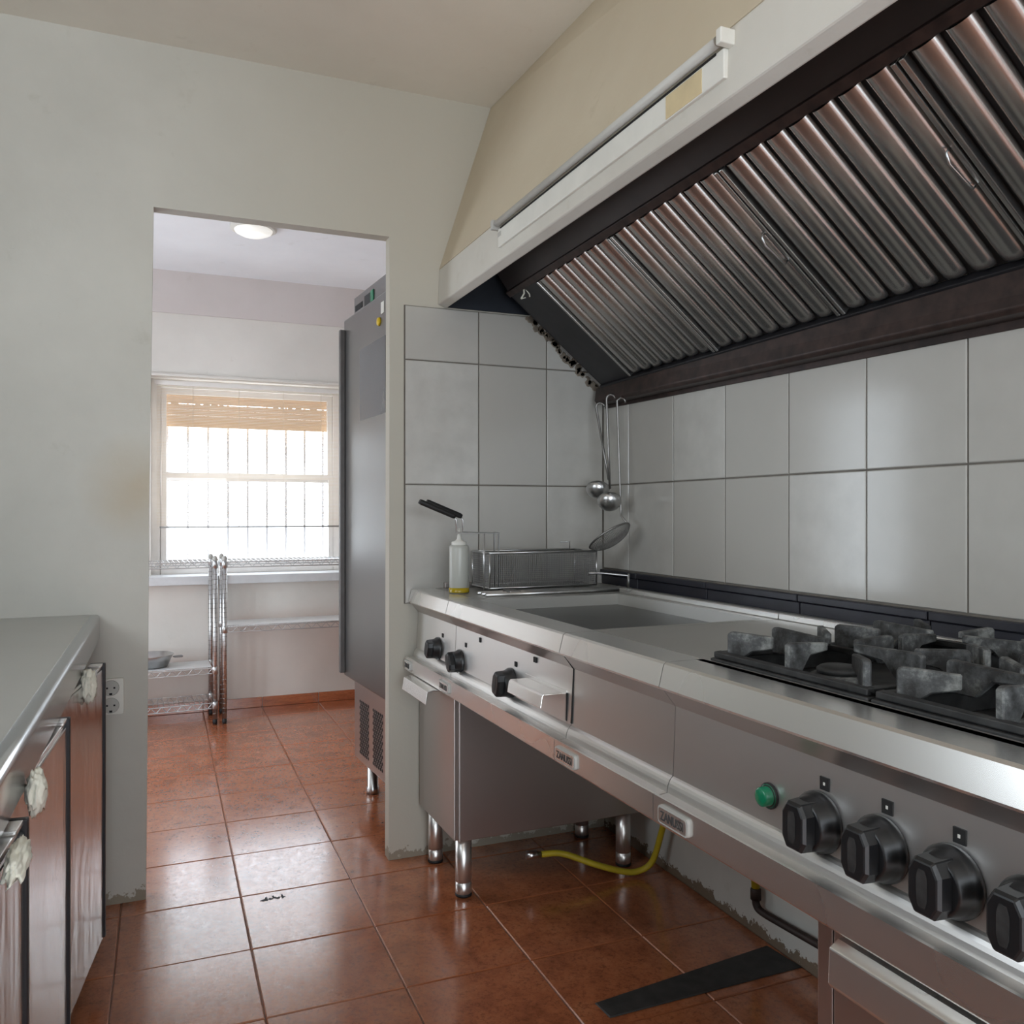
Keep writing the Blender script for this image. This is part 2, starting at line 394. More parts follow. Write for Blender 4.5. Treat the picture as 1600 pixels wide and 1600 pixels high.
# wall tiles
wtm = {}
TG = 0.004
def wall_tile(parent, p0, w, h, face, matname='wtile', name='wall_tile', t=0.008):
    key = (round(w, 4), round(h, 4), face, matname)
    if key not in wtm:
        a = MB(); b = 0.0018
        A = [(0, 0, 0), (w, 0, 0), (w, h, 0), (0, h, 0)]; B = [(0, 0, t - b), (w, 0, t - b), (w, h, t - b), (0, h, t - b)]
        C_ = [(b, b, t), (w - b, b, t), (w - b, h - b, t), (b, h - b, t)]
        P = A + B + C_
        if face == 'y': P = [(u, -d, v) for u, v, d in P]        # faces -Y
        else: P = [(-d, -u, v) for u, v, d in P]                 # faces -X, width runs towards the viewer
        a.add(P, [(0, 1, 5, 4), (1, 2, 6, 5), (2, 3, 7, 6), (3, 0, 4, 7), (4, 5, 9, 8), (5, 6, 10, 9), (6, 7, 11, 10), (7, 4, 8, 11), (8, 9, 10, 11)])
        wtm[key] = mesh(name, a); wtm[key].materials.append(M[matname])
    o = bpy.data.objects.new(name, wtm[key]); COL.objects.link(o); o.parent = parent; o.location = p0
    return o
obj('grout_bed', MB().box(0.727, W, D - 0.005, D, 0.83, 1.803), 'wgrout', wall_back)
bx = [0.729, 0.985, 1.2365, W - 0.009]
rows = [(0.83, 1.2185), (1.2185, 1.6255), (1.6255, 1.803)]
for a, b in zip(bx[:-1], bx[1:]):
    for z0, z1 in rows:
        wall_tile(wall_back, (a + TG / 2, D - 0.0, z0 + TG / 2), b - a - TG, z1 - z0 - TG, 'y')
obj('grout_bed', MB().box(W - 0.005, W, 0.0, D, 0.90, 1.60), 'wgrout', wall_right)
ys = [D - 0.009, 2.503, 2.232, 1.972, 1.7105, 1.4555, 1.197, 0.940, 0.685, 0.43, 0.175]
for a, b in zip(ys[:-1], ys[1:]):
    for z0, z1 in ((0.928, 1.2225), (1.2225, 1.60)):
        wall_tile(wall_right, (W, a - TG / 2, z0 + TG / 2), a - b - TG, z1 - z0 - TG, 'x')
yb = [D - 0.01, 2.43, 2.046, 1.662, 1.2775, 0.893, 0.509, 0.125]
for a, b in zip(yb[:-1], yb[1:]):
    wall_tile(wall_right, (W, a - .002, 0.868), a - b - .004, 0.038, 'x', 'btile', 'trim_tile', 0.016)
    wall_tile(wall_right, (W, a - .002, 0.908), a - b - .004, 0.017, 'x', 'btile', 'trim_tile', 0.024)

# far room
fw = MB(); WX0, WX1, WZ0, WZ1 = -0.06, 1.02, 0.77, 1.885
fw.box(-1.3, WX0, FAR, FAR + .30, 0, 2.55).box(WX1, 1.8, FAR, FAR + .30, 0, 2.55).box(WX0, WX1, FAR, FAR + .30, 0, WZ0).box(WX0, WX1, FAR, FAR + .30, WZ1, 2.55)
wall_far = tag(obj('wall_far', fw, 'farwall'), 'white wall of the far room around the window', kind='structure')
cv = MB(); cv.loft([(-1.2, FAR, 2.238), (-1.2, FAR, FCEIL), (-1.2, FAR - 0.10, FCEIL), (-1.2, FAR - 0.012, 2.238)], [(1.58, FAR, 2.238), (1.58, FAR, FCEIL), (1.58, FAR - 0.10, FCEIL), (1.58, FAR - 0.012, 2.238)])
obj('cove', cv, 'coveshade', wall_far)
tag(obj('ceiling', MB().box(-1.3, 1.8, D + WT, FAR + .3, FCEIL, FCEIL + .1), 'farceil'), 'white ceiling of the far room', kind='structure')
tag(obj('wall_side', MB().box(-1.3, -1.2, D + WT, 3.70, 0, 2.55).box(-1.3, -1.2, 4.50, FAR, 0, 2.55).box(-1.3, -1.2, 3.70, 4.50, 0, 0.3).box(-1.3, -1.2, 3.70, 4.50, 1.9, 2.55), 'farwall'), 'left wall of the far room', kind='structure')  # its opening is added to let more light into the far room
tag(obj('wall_side', MB().box(1.58, 1.8, D + WT, FAR, 0, 2.55), 'farwall'), 'right wall of the far room behind the fridge', kind='structure')
bb = thing('baseboard_far', None, None); tag(bb, 'terracotta skirting tiles along the far wall', kind='structure')
for k in range(-2, 6):
    x = TX0 + k * TP
    obj('skirting_tile', MB().box(max(x + .002, -1.19), min(x + TP - .002, 1.575), FAR - 0.009, FAR, 0.001, 0.058), 'tile', bb, 0.0015, 1)

# window of the far room
win = thing('window_1', 'white framed window with an upper and a lower sash', 'window', (0, 0, 0)); win['kind'] = 'structure'; del win['category']
fy = FAR + 0.13
f = MB(); f.box(WX0, WX0 + .05, fy, fy + .07, WZ0, WZ1).box(WX1 - .05, WX1, fy, fy + .07, WZ0, WZ1).box(WX0 + .05, WX1 - .05, fy, fy + .07, WZ1 - .045, WZ1).box(WX0 + .05, WX1 - .05, fy, fy + .07, WZ0, WZ0 + .05)
obj('frame', f, 'frame', win, 0.003)
def sash(z0, z1, y):
    s_ = MB(); a, b = WX0 + .052, WX1 - .052
    s_.box(a, a + .028, y, y + .03, z0, z1).box(b - .028, b, y, y + .03, z0, z1).box(a + .028, b - .028, y, y + .03, z0, z0 + .035).box(a + .028, b - .028, y, y + .03, z1 - .03, z1)
    q = obj('sash', s_, 'frame', win, 0.002)
    obj('pane', MB().box(a + .02, b - .02, y + .013, y + .016, z0 + .02, z1 - .02), 'glass', q)
sash(1.31, WZ1 - .046, fy + .035); sash(WZ0 + .051, 1.355, fy + .002)
o = obj('sill', MB().box(WX0 - .9, WX1 + .15, FAR - 0.07, fy, 0.722, 0.772), 'sill', win, 0.004)
obj('lintel_trim', MB().box(-1.0, 1.3, FAR - 0.02, FAR, WZ1, WZ1 + .014), 'farwall', win, 0.003)

sh = thing('roller_shutter', 'orange-tan roller shutter half rolled up behind the upper sash', 'shutter', (0.48, fy + .11, 1.63))
for k in range(6):
    z = 0.0 + k * 0.034
    gap = 0.007 if k == 3 else 0.0015
    segs = MB()
    segs.box(-0.49, 0.49, -.006, .006, z, z + 0.034 - gap)
    if k == 3:
        for q in range(22):
            if random.random() < .6: x = -.48 + q * .0445; segs.box(x, x + random.uniform(.02, .044), -.004, .004, z + 0.034 - gap, z + .034)
    obj('slat', segs, 'shutter', sh)
bars = thing('window_bars', 'row of thin upright iron bars outside the window', 'bars', (0.48, fy + .16, WZ0))
for k in range(9):
    x = -0.455 + k * .1135
    obj('bar', MB().tube([(x, 0, 0.03), (x, 0, WZ1 - WZ0 - .02)], 0.0075, 8), 'bar', bars)
for z in (0.03, WZ1 - WZ0 - .02):
    obj('rail', MB().box(-.535, .535, -.006, .006, z - .008, z + .008), 'bar', bars)

bl = thing('bamboo_blind', 'sheer bamboo slat blind hanging in front of the window', 'blind', (0.46, FAR + 0.05, 1.043))
sl = MB(); HB = 1.842 - 1.043; k = 0; z = 0.006
while z < HB:
    sl.box(-0.49, 0.53, -.0008, .0008, z, z + (0.0026 if z < 0.60 else 0.0034)); z += 0.0085
o = obj('slats', sl, 'bamboo', bl); o['kind'] = 'stuff'
obj('bottom_rail', MB().box(-0.475, 0.53, -.003, .003, -0.005, 0.004), 'darkwire', bl)
obj('head_rail', MB().box(-0.50, 0.54, -.012, .012, HB, HB + .025), 'frame', bl, .002)
cord = MB(); px = [(-.49 + 1.03 * q / 30, -.014, HB - .004 - .006 * abs(math.sin(q * .9))) for q in range(31)]
cord.tube(px, 0.0018, 5); obj('lacing_cord', cord, 'cloth', bl)
for x in (-.3, -.05, .2, .42):
    obj('cord', MB().tube([(x, -.003, 0), (x, -.003, HB)], 0.0012, 4), 'bamboo', bl)

# ceiling light in the far room
cl = thing('ceiling_light', 'round white flush ceiling light in the far room', 'light', (0.388, 4.07, FCEIL))
obj('rim', MB().lathe([(0.075, -.001), (0.104, -.001), (0.104, -.020), (0.092, -.026), (0.080, -.022)], n=36), 'white_plastic', cl)
obj('diffuser', MB().lathe([(0.088, -.020), (0.080, -.034), (0.055, -.046), (0.025, -.052), (0.0001, -.053)], n=36), 'lamp_glass', cl)

# wire shelving units
def zig(x0, x1, y, za, zb, step=0.05):
    segs = []; n = max(2, int(abs(x1 - x0) / step)); dx = (x1 - x0) / n
    for k in range(n):
        a, b = x0 + k * dx, x0 + (k + 1) * dx; m = (a + b) / 2
        segs += [((a, y, zb), (m, y, za)), ((m, y, za), (b, y, zb))]
    return segs
def shelving(label, x0, x1, y0, y1, shelves, top=0.885, rot=0.0):
    t = thing('wire_shelving_unit', label, 'shelving', (x0, y0, 0), rot, group='wire shelving units under the window')
    L, Dp = x1 - x0, y1 - y0
    for (x, y) in ((0, 0), (L, 0), (0, Dp), (L, Dp)):
        p = MB(); p.tube([(x, y, 0.03), (x, y, top - .012)], 0.0125, 12)
        post = obj('post', p, 'wire', t)
        g_ = MB()
        for q in range(int((top - .1) / .0254)): g_.lathe([(0.0126, -.0014), (0.0133, 0), (0.0126, .0014)], (x, y, .06 + q * .0254), n=10)
        obj('grooves', g_, 'darkwire', post)['kind'] = 'stuff'
        obj('cap', MB().lathe([(0.0001, .012), (0.008, .010), (0.013, 0), (0.013, -.012), (0.0125, -.014)], (x, y, top), n=12), 'grey_plastic', post)
        obj('foot', MB().lathe([(0.012, .032), (0.012, .01), (0.010, 0.001), (0.006, 0.0)], (x, y, 0), n=12), 'rubber', post)
    for (z, liner) in shelves:
        fr = MB(); e = 0.012
        for zz in (z, z - 0.028):
            fr.rods([((e, 0, zz), (L - e, 0, zz)), ((e, Dp, zz), (L - e, Dp, zz)), ((0, e, zz), (0, Dp - e, zz)), ((L, e, zz), (L, Dp - e, zz))], 0.003, 6)
        fr.rods(zig(e, L - e, 0, z - .028, z), 0.002, 5); fr.rods(zig(e, L - e, Dp, z - .028, z), 0.002, 5)
        sf = obj('shelf', fr, 'wire', t)
        w_ = MB(); n = int(L / .025)
        w_.rods([((k * L / n, 0, z + .002), (k * L / n, Dp, z + .002)) for k in range(1, n)], 0.0016, 4)
        o = obj('shelf_wires', w_, 'wire', sf)
        for (x, y) in ((0, 0), (L, 0), (0, Dp), (L, Dp)):
            c_ = MB(); c_.lathe([(0.0135, -.032), (0.0165, -.030), (0.0150, .006), (0.0135, .008)], (x, y, z), n=12); obj('collar', c_, 'wire', sf)
        if liner: obj('liner', MB().box(.015, L - .015, .012, Dp - .012, z + .004, z + .007), 'liner', sf)
    return t
shelving('wire shelving unit carrying the pan, at the left below the window', -0.72, 0.258, 4.725, 4.965, [(0.862, False), (0.300, True), (0.115, False)], rot=math.radians(2.2))
shelving('wire shelving unit below the window, right of the shelves with the pan', 0.305, 1.22, 4.760, 5.015, [(0.862, False), (0.515, True)])
pan = thing('pan', 'dull metal pan with a short handle on the left wire shelf', 'pan', (-0.055, 4.88, 0.3075))
obj('bowl', MB().lathe([(0.0001, 0.0), (0.070, 0.0), (0.082, 0.006), (0.108, 0.066), (0.111, 0.067), (0.109, 0.063), (0.079, 0.006), (0.0001, 0.004)], n=32), 'wire', pan)
hd = MB(); hd.loft([(0.104, -.055, .062), (0.112, -.075, .062), (0.112, -.075, .054), (0.104, -.055, .054)], [(0.150, -.085, .070), (0.155, -.103, .070), (0.155, -.103, .058), (0.150, -.085, .058)])
obj('handle', hd, 'handle_grey', pan, .003)

# upright fridge
FT = math.radians(4.4); FX, FY = 0.727, 3.408
fr = thing('upright_fridge', 'tall stainless steel upright fridge with a grille, behind the doorway', 'fridge', (FX, FY, 0), FT)
FWD = 0.63
obj('body', MB().box(0, 0.70, -FWD, 0, 0.14, 1.99), 'steel_fridge', fr, .004)
obj('control_panel', MB().box(-0.012, 0, -FWD, 0, 1.905, 1.99), 'steel_fridge', fr, .003)
dr = obj('door', MB().box(-0.055, -0.006, -FWD + .004, -.002, 0.475, 1.895), 'steel_fridge', fr, .006)
obj('handle', MB().box(-0.076, -0.054, -0.022, -0.001, 0.487, 1.855), 'handle_grey', dr, .004)
o = obj('poster_sheet', MB().box(-0.0565, -0.055, -0.53, -0.225, 1.472, 1.74), 'sheet', dr); o['label'] = 'glossy grey sheet stuck on the door'
o = obj('magnet', MB().lathe([(0.0001, .009), (0.013, .007), (0.016, 0)], (-.055, -.46, 1.800), '-x', 18), 'yellow_mag', dr); o['label'] = 'round yellow magnet'
obj('tag', MB().box(-0.0570, -0.055, -0.515, -0.482, 1.822, 1.862), 'white_plastic', dr)
gp = obj('grille_panel', MB().box(-0.012, 0, -FWD + .006, -.004, 0.145, 0.455), 'steel_cab', fr, .004)
gh = MB()
for c0 in (-0.205, -0.375):
    for r_ in range(17):
        for c_ in range(6):
            y = c0 + .012 + c_ * .0215 + (.0107 if r_ % 2 else 0); z = 0.182 + r_ * .0125
            if y > c0 + .128: continue
            gh.add([(-0.0128, y + .0085 * math.cos(PI / 3 * q), z + .0072 * math.sin(PI / 3 * q)) for q in range(6)], [tuple(range(6))])
o = obj('grille_holes', gh, 'dark_line', gp); o['kind'] = 'stuff'
obj('nameplate', MB().box(-0.0135, -0.012, -0.115, -0.02, 1.932, 1.954), 'dark_line', fr)
obj('display', MB().box(-0.0140, -0.012, -0.22, -0.145, 1.925, 1.965), 'rubber', fr)
o = obj('switch', MB().box(-0.0165, -0.012, -0.262, -0.228, 1.925, 1.968), 'green', fr, .002); o['label'] = 'green rocker switch'
for x, y in ((.05, -.05), (.05, -FWD + .05), (.65, -.05), (.65, -FWD + .05)):
    obj('leg', MB().lathe([(0.022, 0.142), (0.022, 0.03), (0.026, 0.025), (0.026, 0.0)], (x, y, 0), n=16), 'wire', fr)

# wall socket
sk = thing('wall_socket', 'cream double wall socket beside the steel counter', 'socket', (-0.137, D, 0.60))
obj('plate', MB().loft([(x, 0, z) for x, z in rounded(.070, .104, .006)], [(x * .96, -.012, z * .97) for x, z in rounded(.070, .104, .006)]), 'cream' if False else 'white_plastic', sk)
for z in (0.025, -0.025):
    r_ = MB().lathe([(0.0225, .0125), (0.0205, .0135), (0.0195, .006), (0.0001, .006)], (0, 0, z), 'y', 24); r_.v = [(x, -y, zz) for x, y, zz in r_.v]
    so = obj('outlet', r_, 'grey_plastic', sk)
    hl = MB()
    for x in (-.0095, .0095): hl.box(x - .0025, x + .0025, -.0127, -.0122, z - .0025, z + .0025)
    hl.box(-.004, .004, -.0127, -.0122, z - .020, z - .014)
    obj('pin_holes', hl, 'dark_line', so)

# ------------------------------------------------------------------ left counter
wt = thing('worktop', 'long stainless steel worktop along the left wall', 'worktop', (-0.54, 1.0, 0.766))
prof = [(-0.90, 0.836), (-0.176, 0.836), (-0.168, 0.833), (-0.164, 0.826), (-0.165, 0.772), (-0.170, 0.766), (-0.90, 0.766)]
prof = [(-0.90, 0.836), (-0.190, 0.836), (-0.190, 0.766), (-0.90, 0.766)]
obj('top', MB().prism_y(prof, -0.6, D - .004), 'counter', wt, off=(-0.54, 1.0, 0.766))
ep = [(-0.1900, 0.766), (-0.1900, 0.8358)] + [(-.176 + .011 * math.sin(a_ * PI / 12), .8248 + .011 * math.cos(a_ * PI / 12)) for a_ in range(7)] + [(-0.165, 0.770), (-0.169, 0.766)]
obj('front_edge', MB().prism_y(ep, -0.6, D - .004, True), 'edge', wt, off=(-0.54, 1.0, 0.766))
cb = thing('undercounter_cabinet', 'stainless undercounter cabinet with doors standing ajar, below the left worktop', 'cabinet', (-0.54, 1.0, 0))
C0 = (-0.54, 1.0, 0)
obj('body', MB().box(-0.88, -0.235, -0.55, 2.40, 0.10, 0.766), 'steel_cab', cb, .002, off=C0)
for x in (-.80, -.33):
    for y in (-.4, .9, 2.25): obj('leg', MB().lathe([(0.02, .1), (0.02, .01), (0.024, .008), (0.024, 0)], (x, y, 0), n=14), 'steel_cab', cb, off=C0)
for (x, y, ang, w) in ((-.132, 2.300, 7.0, .555), (-.157, 1.718, 2.8, .53), (-.153, 1.174, 3.2, .53), (-.152, .625, 3.0, .53)):
    d_ = MB().box(-.028, 0, -w, -.012, 0, .655)
    dd = obj('door', d_, 'steel_door', cb, .003, loc=(x - C0[0], y - C0[1], .092), rotz=-math.radians(ang))
    obj('edge_profile', MB().box(-.030, .004, -.012, 0, 0, .668), 'black', dd, .002)
    h_ = MB(); h_.box(-.020, -.003, -w, -.013, .655, .662); h_.box(-.028, -.0, -.05, -.012, .662, .668)
    obj('handle', h_, 'steel_bright', dd, .0015)

def crumple(name, label, loc, sx, sy, sz, seed, flare=0.5):
    bm = bmesh.new(); bmesh.ops.create_icosphere(bm, subdivisions=4, radius=1.0)
    for v in bm.verts:
        p = v.co.copy(); q = p * 1.5 + Vector((seed * 7.1, seed * 3.3, 0))
        fold = noise.noise(Vector((q.x * 2.2, q.y * 2.2, q.z * .6)))
        n1 = noise.noise(q * 2.5) * .22 + (1 - abs(fold) * 2.2) * .22 - .12
        fl_ = 1 + flare * max(0, -p.z) ** 1.5 * (0.6 + noise.noise(Vector((math.atan2(p.y, p.x) * 2.2, seed, 0))))
        v.co = Vector((p.x * fl_ * sx, p.y * fl_ * sy, (p.z + (noise.noise(q * 1.7) * .35 if p.z < 0 else 0)) * sz)) * (1 + n1)
    me = bpy.data.meshes.new(name); bm.to_mesh(me); bm.free()
    for p in me.polygons: p.use_smooth = True
    me.materials.append(M['cloth'])
    o = bpy.data.objects.new(name, me); COL.objects.link(o); o.location = loc
    return tag(o, label, 'cloth', 'white cloths tied to the cabinet door handles')
crumple('cloth', 'white crumpled cloth on the far cabinet door, nearest the socket', (-0.152, 2.09, 0.745), .017, .026, .036, 1)
crumple('cloth', 'white crumpled cloth half hidden by the worktop edge, between the two other cloths', (-0.153, 1.265, 0.762), .012, .022, .028, 2, .3)
crumple('cloth', 'white crumpled cloth with pointed ends, nearest the camera on the cabinet doors', (-0.146, 1.060, 0.752), .010, .048, .014, 3, 1.3)

# ------------------------------------------------------------------ cooking line (own frame, slightly turned)
TH = math.radians(0.95); OX, OY = 0.727, 2.68
def RL(x, y, z=0.0):
    return (OX + x * math.cos(TH) - y * math.sin(TH), OY + x * math.sin(TH) + y * math.cos(TH), z)
def rthing(name, label, cat, x, y, z=0.0, group=None): return thing(name, label, cat, RL(x, y, z), TH, group)
TOPZ = 0.878; BACK = 0.70
# fronts: nose, cove, panel, gutter, rail
def nose(): return [(0.10, .868), (0.10, TOPZ), (0.026, TOPZ), (0.021, .8745), (0.0115, .838), (0.014, .834), (0.020, .836), (0.09, .845)]
def cove(): return [(0.018, .835), (0.044, .803), (0.052, .803), (0.06, .84)]
def panel(): return [(0.0445, .803), (0.0395, .686), (0.070, .686), (0.070, .803)]
def gutter():
    c = [(0.0395, .686)]
    for k in range(1, 7):
        a = k / 6 * PI / 2; c.append((0.0395 - .012 * math.sin(a) * 1.0 - .0 , .686 - .020 * (1 - math.cos(a)) - .006 * math.sin(a)))
    return c + [(0.004, .657), (0.004, .650), (0.07, .650), (0.07, .686)]
def rail(): return [(0.0, .662), (0.005, .662), (0.005, .654), (0.05, .654), (0.05, .616), (0.002, .616), (0.0, .619)]
def front(t, y0, y1, yo, g=0.0015):
    off = (0, yo, 0); a, b = y1 + g, y0 - g
    obj('nose', MB().prism_y(nose(), a, b), 'steel_bright', t, off=off)
    obj('cove', MB().prism_y(cove(), a, b), 'steel_cab', t, off=off)
    p = obj('control_panel', MB().prism_y(panel(), a, b), 'steel', t, off=off)
    obj('gutter', MB().prism_y(gutter(), a, b), 'steel', t, off=off)
    r_ = obj('rail', MB().prism_y(rail(), a, b), 'steel_bright', t, off=off)
    return p, r_
def badge(t, y, yo, w=0.085, word='ZANUSSI'):
    o2 = rounded(w, .030, .007); o1 = rounded(w - .008, .023, .005)
    b_ = obj('badge', MB().loft([(0, -u, v) for u, v in o2], [(-.005, -u * .985, v * .96) for u, v in o2]), 'grey_plastic', t, loc=(0, y - yo, .638))
    obj('badge_field', MB().loft([(-.0045, -u, v) for u, v in o1], [(-.0058, -u, v) for u, v in o1]), 'steel_bright', b_)
    tx = text_mesh(word, .0205, .0004); tx.materials.append(M['letter'])
    l = bpy.data.objects.new('lettering', tx); COL.objects.link(l); l.parent = b_
    l.matrix_local = Matrix.Translation((-.0062, 0, -.001)) @ Matrix(((0, 0, -1, 0), (-1, 0, 0, 0), (0, 1, 0, 0), (0, 0, 0, 1))) @ Matrix.Diagonal((.80 * w / .085, 1.0, 1, 1))
def knob(t, y, z, yo, s=1.0, turn=0.0, mark=True):
    k = obj('knob', MB().lathe([(0.040 * s, 0), (0.040 * s, .006 * s), (0.037 * s, .012 * s), (0.035 * s, .014 * s), (0.033 * s, .028 * s), (0.030 * s, .030 * s)], (0, 0, 0), '-x', 32), 'knob', t, loc=(0.0415, y - yo, z))
    k.rotation_euler = (turn, 0, 0)
    g_ = MB(); w, h_ = .021 * s, .031 * s
    octo = [(w, h_ * .55), (w * .6, h_), (-w * .6, h_), (-w, h_ * .55), (-w, -h_ * .55), (-w * .6, -h_), (w * .6, -h_), (w, -h_ * .55)]
    A = [(-.010 * s, u * 1.12, v * 1.05) for u, v in octo]; B = [(-.043 * s, u, v) for u, v in octo]; C_ = [(-.048 * s, u * .86, v * .9) for u, v in octo]
    g_.loft(A, B); g_.loft(B, C_)
    gr = obj('grip', g_, 'knob', k, .0012, 1)
    dp = MB(); dp.loft([(-.0478 * s, u * .3, v * .62) for u, v in octo], [(-.0486 * s, u * .34, v * .66) for u, v in octo])
    obj('thumb_recess', dp, 'iron', k)
    if mark: obj('pointer', MB().box(-.0135 * s, -.0115 * s, -.0012, .0012, -.038 * s, -.0345 * s), 'white_plastic', k)
def holes(t, ps, yo):
    for y, z, w in ps: obj('mark', MB().box(.0405, .046, y - yo - w / 2, y - yo + w / 2, z - .006, z + .006), 'dark_line', t)

# A: fryer
A0, A1 = -0.004, -0.3755
fa = rthing('fryer', 'stainless deep fryer unit at the end against the tiled wall', 'fryer', 0, A0)
p, r_ = front(fa, A0, A1, A0)
top = MB(); a, b = A1 + .0015, A0 - .0015; off = (0, A0, 0)
top.box(.10, .235, a, b, .84, TOPZ).box(.60, BACK, a, b, .84, TOPZ).box(.235, .60, a, a + .075, .84, TOPZ).box(.235, .60, b - .03, b, .84, TOPZ)
obj('top', top, 'steel_top', fa, off=off)
obj('oil_well', MB().box(.235, .60, a + .075, b - .03, .70, .835), 'griddle', fa, off=off)
obj('splash_rim', MB().box(.13, .66, -.024, -.008, TOPZ, .897), 'steel_cab', fa, .002, off=off)
knob(fa, -.225, .716, A0, .85, .4); holes(fa, [(-.262, .760, .012)], A0)
badge(fa, -.045, A0, .07)
cab = obj('cabinet', MB().box(.062, BACK - .03, -.352, -.012, .172, .660), 'steel_cab', fa, .002, off=off)
dd = obj('door', MB().box(.046, .062, -.350, -.014, .176, .612), 'steel_cab', fa, .003, off=off)
hp = [(.046, .604), (.046, .610), (-.012, .616), (-.030, .612), (-.036, .575), (-.0335, .575), (-.028, .607), (-.012, .611)]
obj('handle', MB().prism_y(hp, -.335, -.095), 'steel_bright', dd, .001, off=off)
for x, y in ((.087, -.318), (.087, -.055), (.63, -.318), (.62, -.055)):
    lg = obj('leg', MB().lathe([(0.024, .175), (0.024, .045), (0.0225, .044), (0.0225, .042), (0.024, .041), (0.024, .008), (0.021, .006), (0.019, 0)], (x, y, 0), n=20), 'steel', fa, off=off)
    obj('foot', MB().lathe([(0.0245, .010), (0.0245, .002), (0.020, 0.0)], (x, y, 0), n=16), 'rubber', lg, off=off)

# B: griddle
B0, B1 = A1, -1.0998
gb = rthing('griddle', 'stainless griddle unit with a sunken dark cooking plate', 'griddle', 0, B0)
p, r_ = front(gb, B0, B1, B0); off = (0, B0, 0); a, b = B1 + .0015, B0 - .0015
top = MB(); top.box(.10, BACK, b - .035, b, .84, TOPZ).box(.10, BACK, a, a + .020, .84, TOPZ).box(.555, BACK, a + .02, b - .035, .84, TOPZ)
obj('top', top, 'steel_top', gb, off=off)
obj('plate', MB().box(.10, .555, a + .02, b - .035, .815, .846), 'griddle', gb, off=off)
obj('bottom_tray', MB().box(.07, BACK, a, b, .64, .80), 'steel_cab', gb, off=off)
obj('back_upstand', MB().box(.58, .60, a, b, TOPZ, .892), 'steel_bright', gb, .002, off=off)
knob(gb, -.420, .708, B0, .85, -.5); knob(gb, -.780, .714, B0, .92, .3)
holes(gb, [(-.461, .760, .011), (-.569, .789, .009), (-.807, .764, .012), (-.916, .792, .014)], B0)
dp = [(.040, .742), (.040, .745), (-.004, .745), (-.008, .741), (-.012, .716), (-.0095, .716), (-.005, .740), (-.003, .742)]
dw = obj('drip_drawer', MB().prism_y([(.0405, .752), (.0380, .690), (.046, .690), (.046, .752)], -1.075, -.865), 'steel', gb, off=off)
obj('drawer_handle', MB().prism_y(dp, -1.058, -.880), 'steel_bright', dw, .001, off=off)
obj('drawer_gap', MB().box(.0385, .046, -1.0795, -1.0765, .690, .748), 'dark_line', gb, off=off)
badge(gb, -.405, B0, .085)

# C: neutral worktop element
C0_, C1 = B1, -1.470
ct = rthing('neutral_unit', 'plain stainless worktop unit between griddle and burners', 'counter', 0, C0_)
p, r_ = front(ct, C0_, C1, C0_, .0008); off = (0, C0_, 0); a, b = C1 + .0008, C0_ - .0015
obj('top', MB().box(.10, BACK, a, b, .84, TOPZ), 'steel_top', ct, off=off)
obj('underside', MB().box(.07, BACK, a, b, .64, .84), 'steel_cab', ct, off=off)
obj('back_upstand', MB().box(.58, .60, a, b, TOPZ, .892), 'steel_bright', ct, .002, off=off)
badge(ct, -1.156, C0_, .088)
obj('joint_strip', MB().loft([(.0372, B1 - .0046, .69), (.0372, B1 - .0004, .69), (.05, B1 - .0004, .69), (.05, B1 - .0046, .69)], [(.0435, B1 - .0046, .803), (.0435, B1 - .0004, .803), (.055, B1 - .0004, .803), (.055, B1 - .0046, .803)]), 'dark_line', ct, off=off)
obj('joint_strip', MB().loft([(.0425, B1 - .0042, .803), (.0425, B1 - .0004, .803), (.05, B1 - .0004, .803), (.05, B1 - .0042, .803)], [(.022, B1 - .0042, .830), (.022, B1 - .0004, .830), (.03, B1 - .0004, .830), (.03, B1 - .0042, .830)]), 'dark_line', ct, off=off)

# D: gas range
D0, D1 = C1, -2.195
rg = rthing('gas_range', 'stainless gas range with black knobs, nearest in the row', 'stove', 0, D0)
p, r_ = front(rg, D0, D1, D0, .0008); off = (0, D0, 0); a, b = D1 + .001, D0 - .0008
top = MB(); top.box(.085, .105, a, b, .84, TOPZ).box(.585, BACK, a, b, .84, TOPZ).box(.105, .585, b - .012, b, .84, TOPZ).box(.105, .585, a, a + .02, .84, TOPZ)
obj('top', top, 'steel_top', rg, off=off)
obj('underside', MB().box(.07, BACK, a, b, .64, .80), 'steel_cab', rg, off=off)
obj('back_upstand', MB().box(.60, .62, a, b, TOPZ, .892), 'steel_bright', rg, .002, off=off)
obj('side_panel', MB().box(.046, BACK, a, a + .006, .640, .838), 'steel_cab', rg, off=off)
trays = [(-1.482, -1.822), (-1.828, -2.174)]
for y0, y1 in trays:
    t_ = MB(); t_.box(.106, .584, y1, y0, .838, .850).box(.106, .116, y1, y0, .85, .882).box(.574, .584, y1, y0, .85, .882).box(.116, .574, y0 - .010, y0, .85, .882).box(.116, .574, y1, y1 + .010, .85, .882)
    tr = obj('spill_tray', t_, 'iron', rg, .002, off=off)
    for cx in (.225, .462):
        cy = (y0 + y1) / 2
        bu = obj('burner', MB().lathe([(.052, .850), (.052, .862), (.046, .866), (.046, .872), (.040, .876), (.018, .877), (.0001, .877)], (cx, cy, 0), n=28), 'grate', rg, off=off)
        obj('burner_cap', MB().lathe([(.034, .877), (.034, .884), (.028, .888), (.0001, .889)], (cx, cy, 0), n=24), 'iron', bu, off=off)
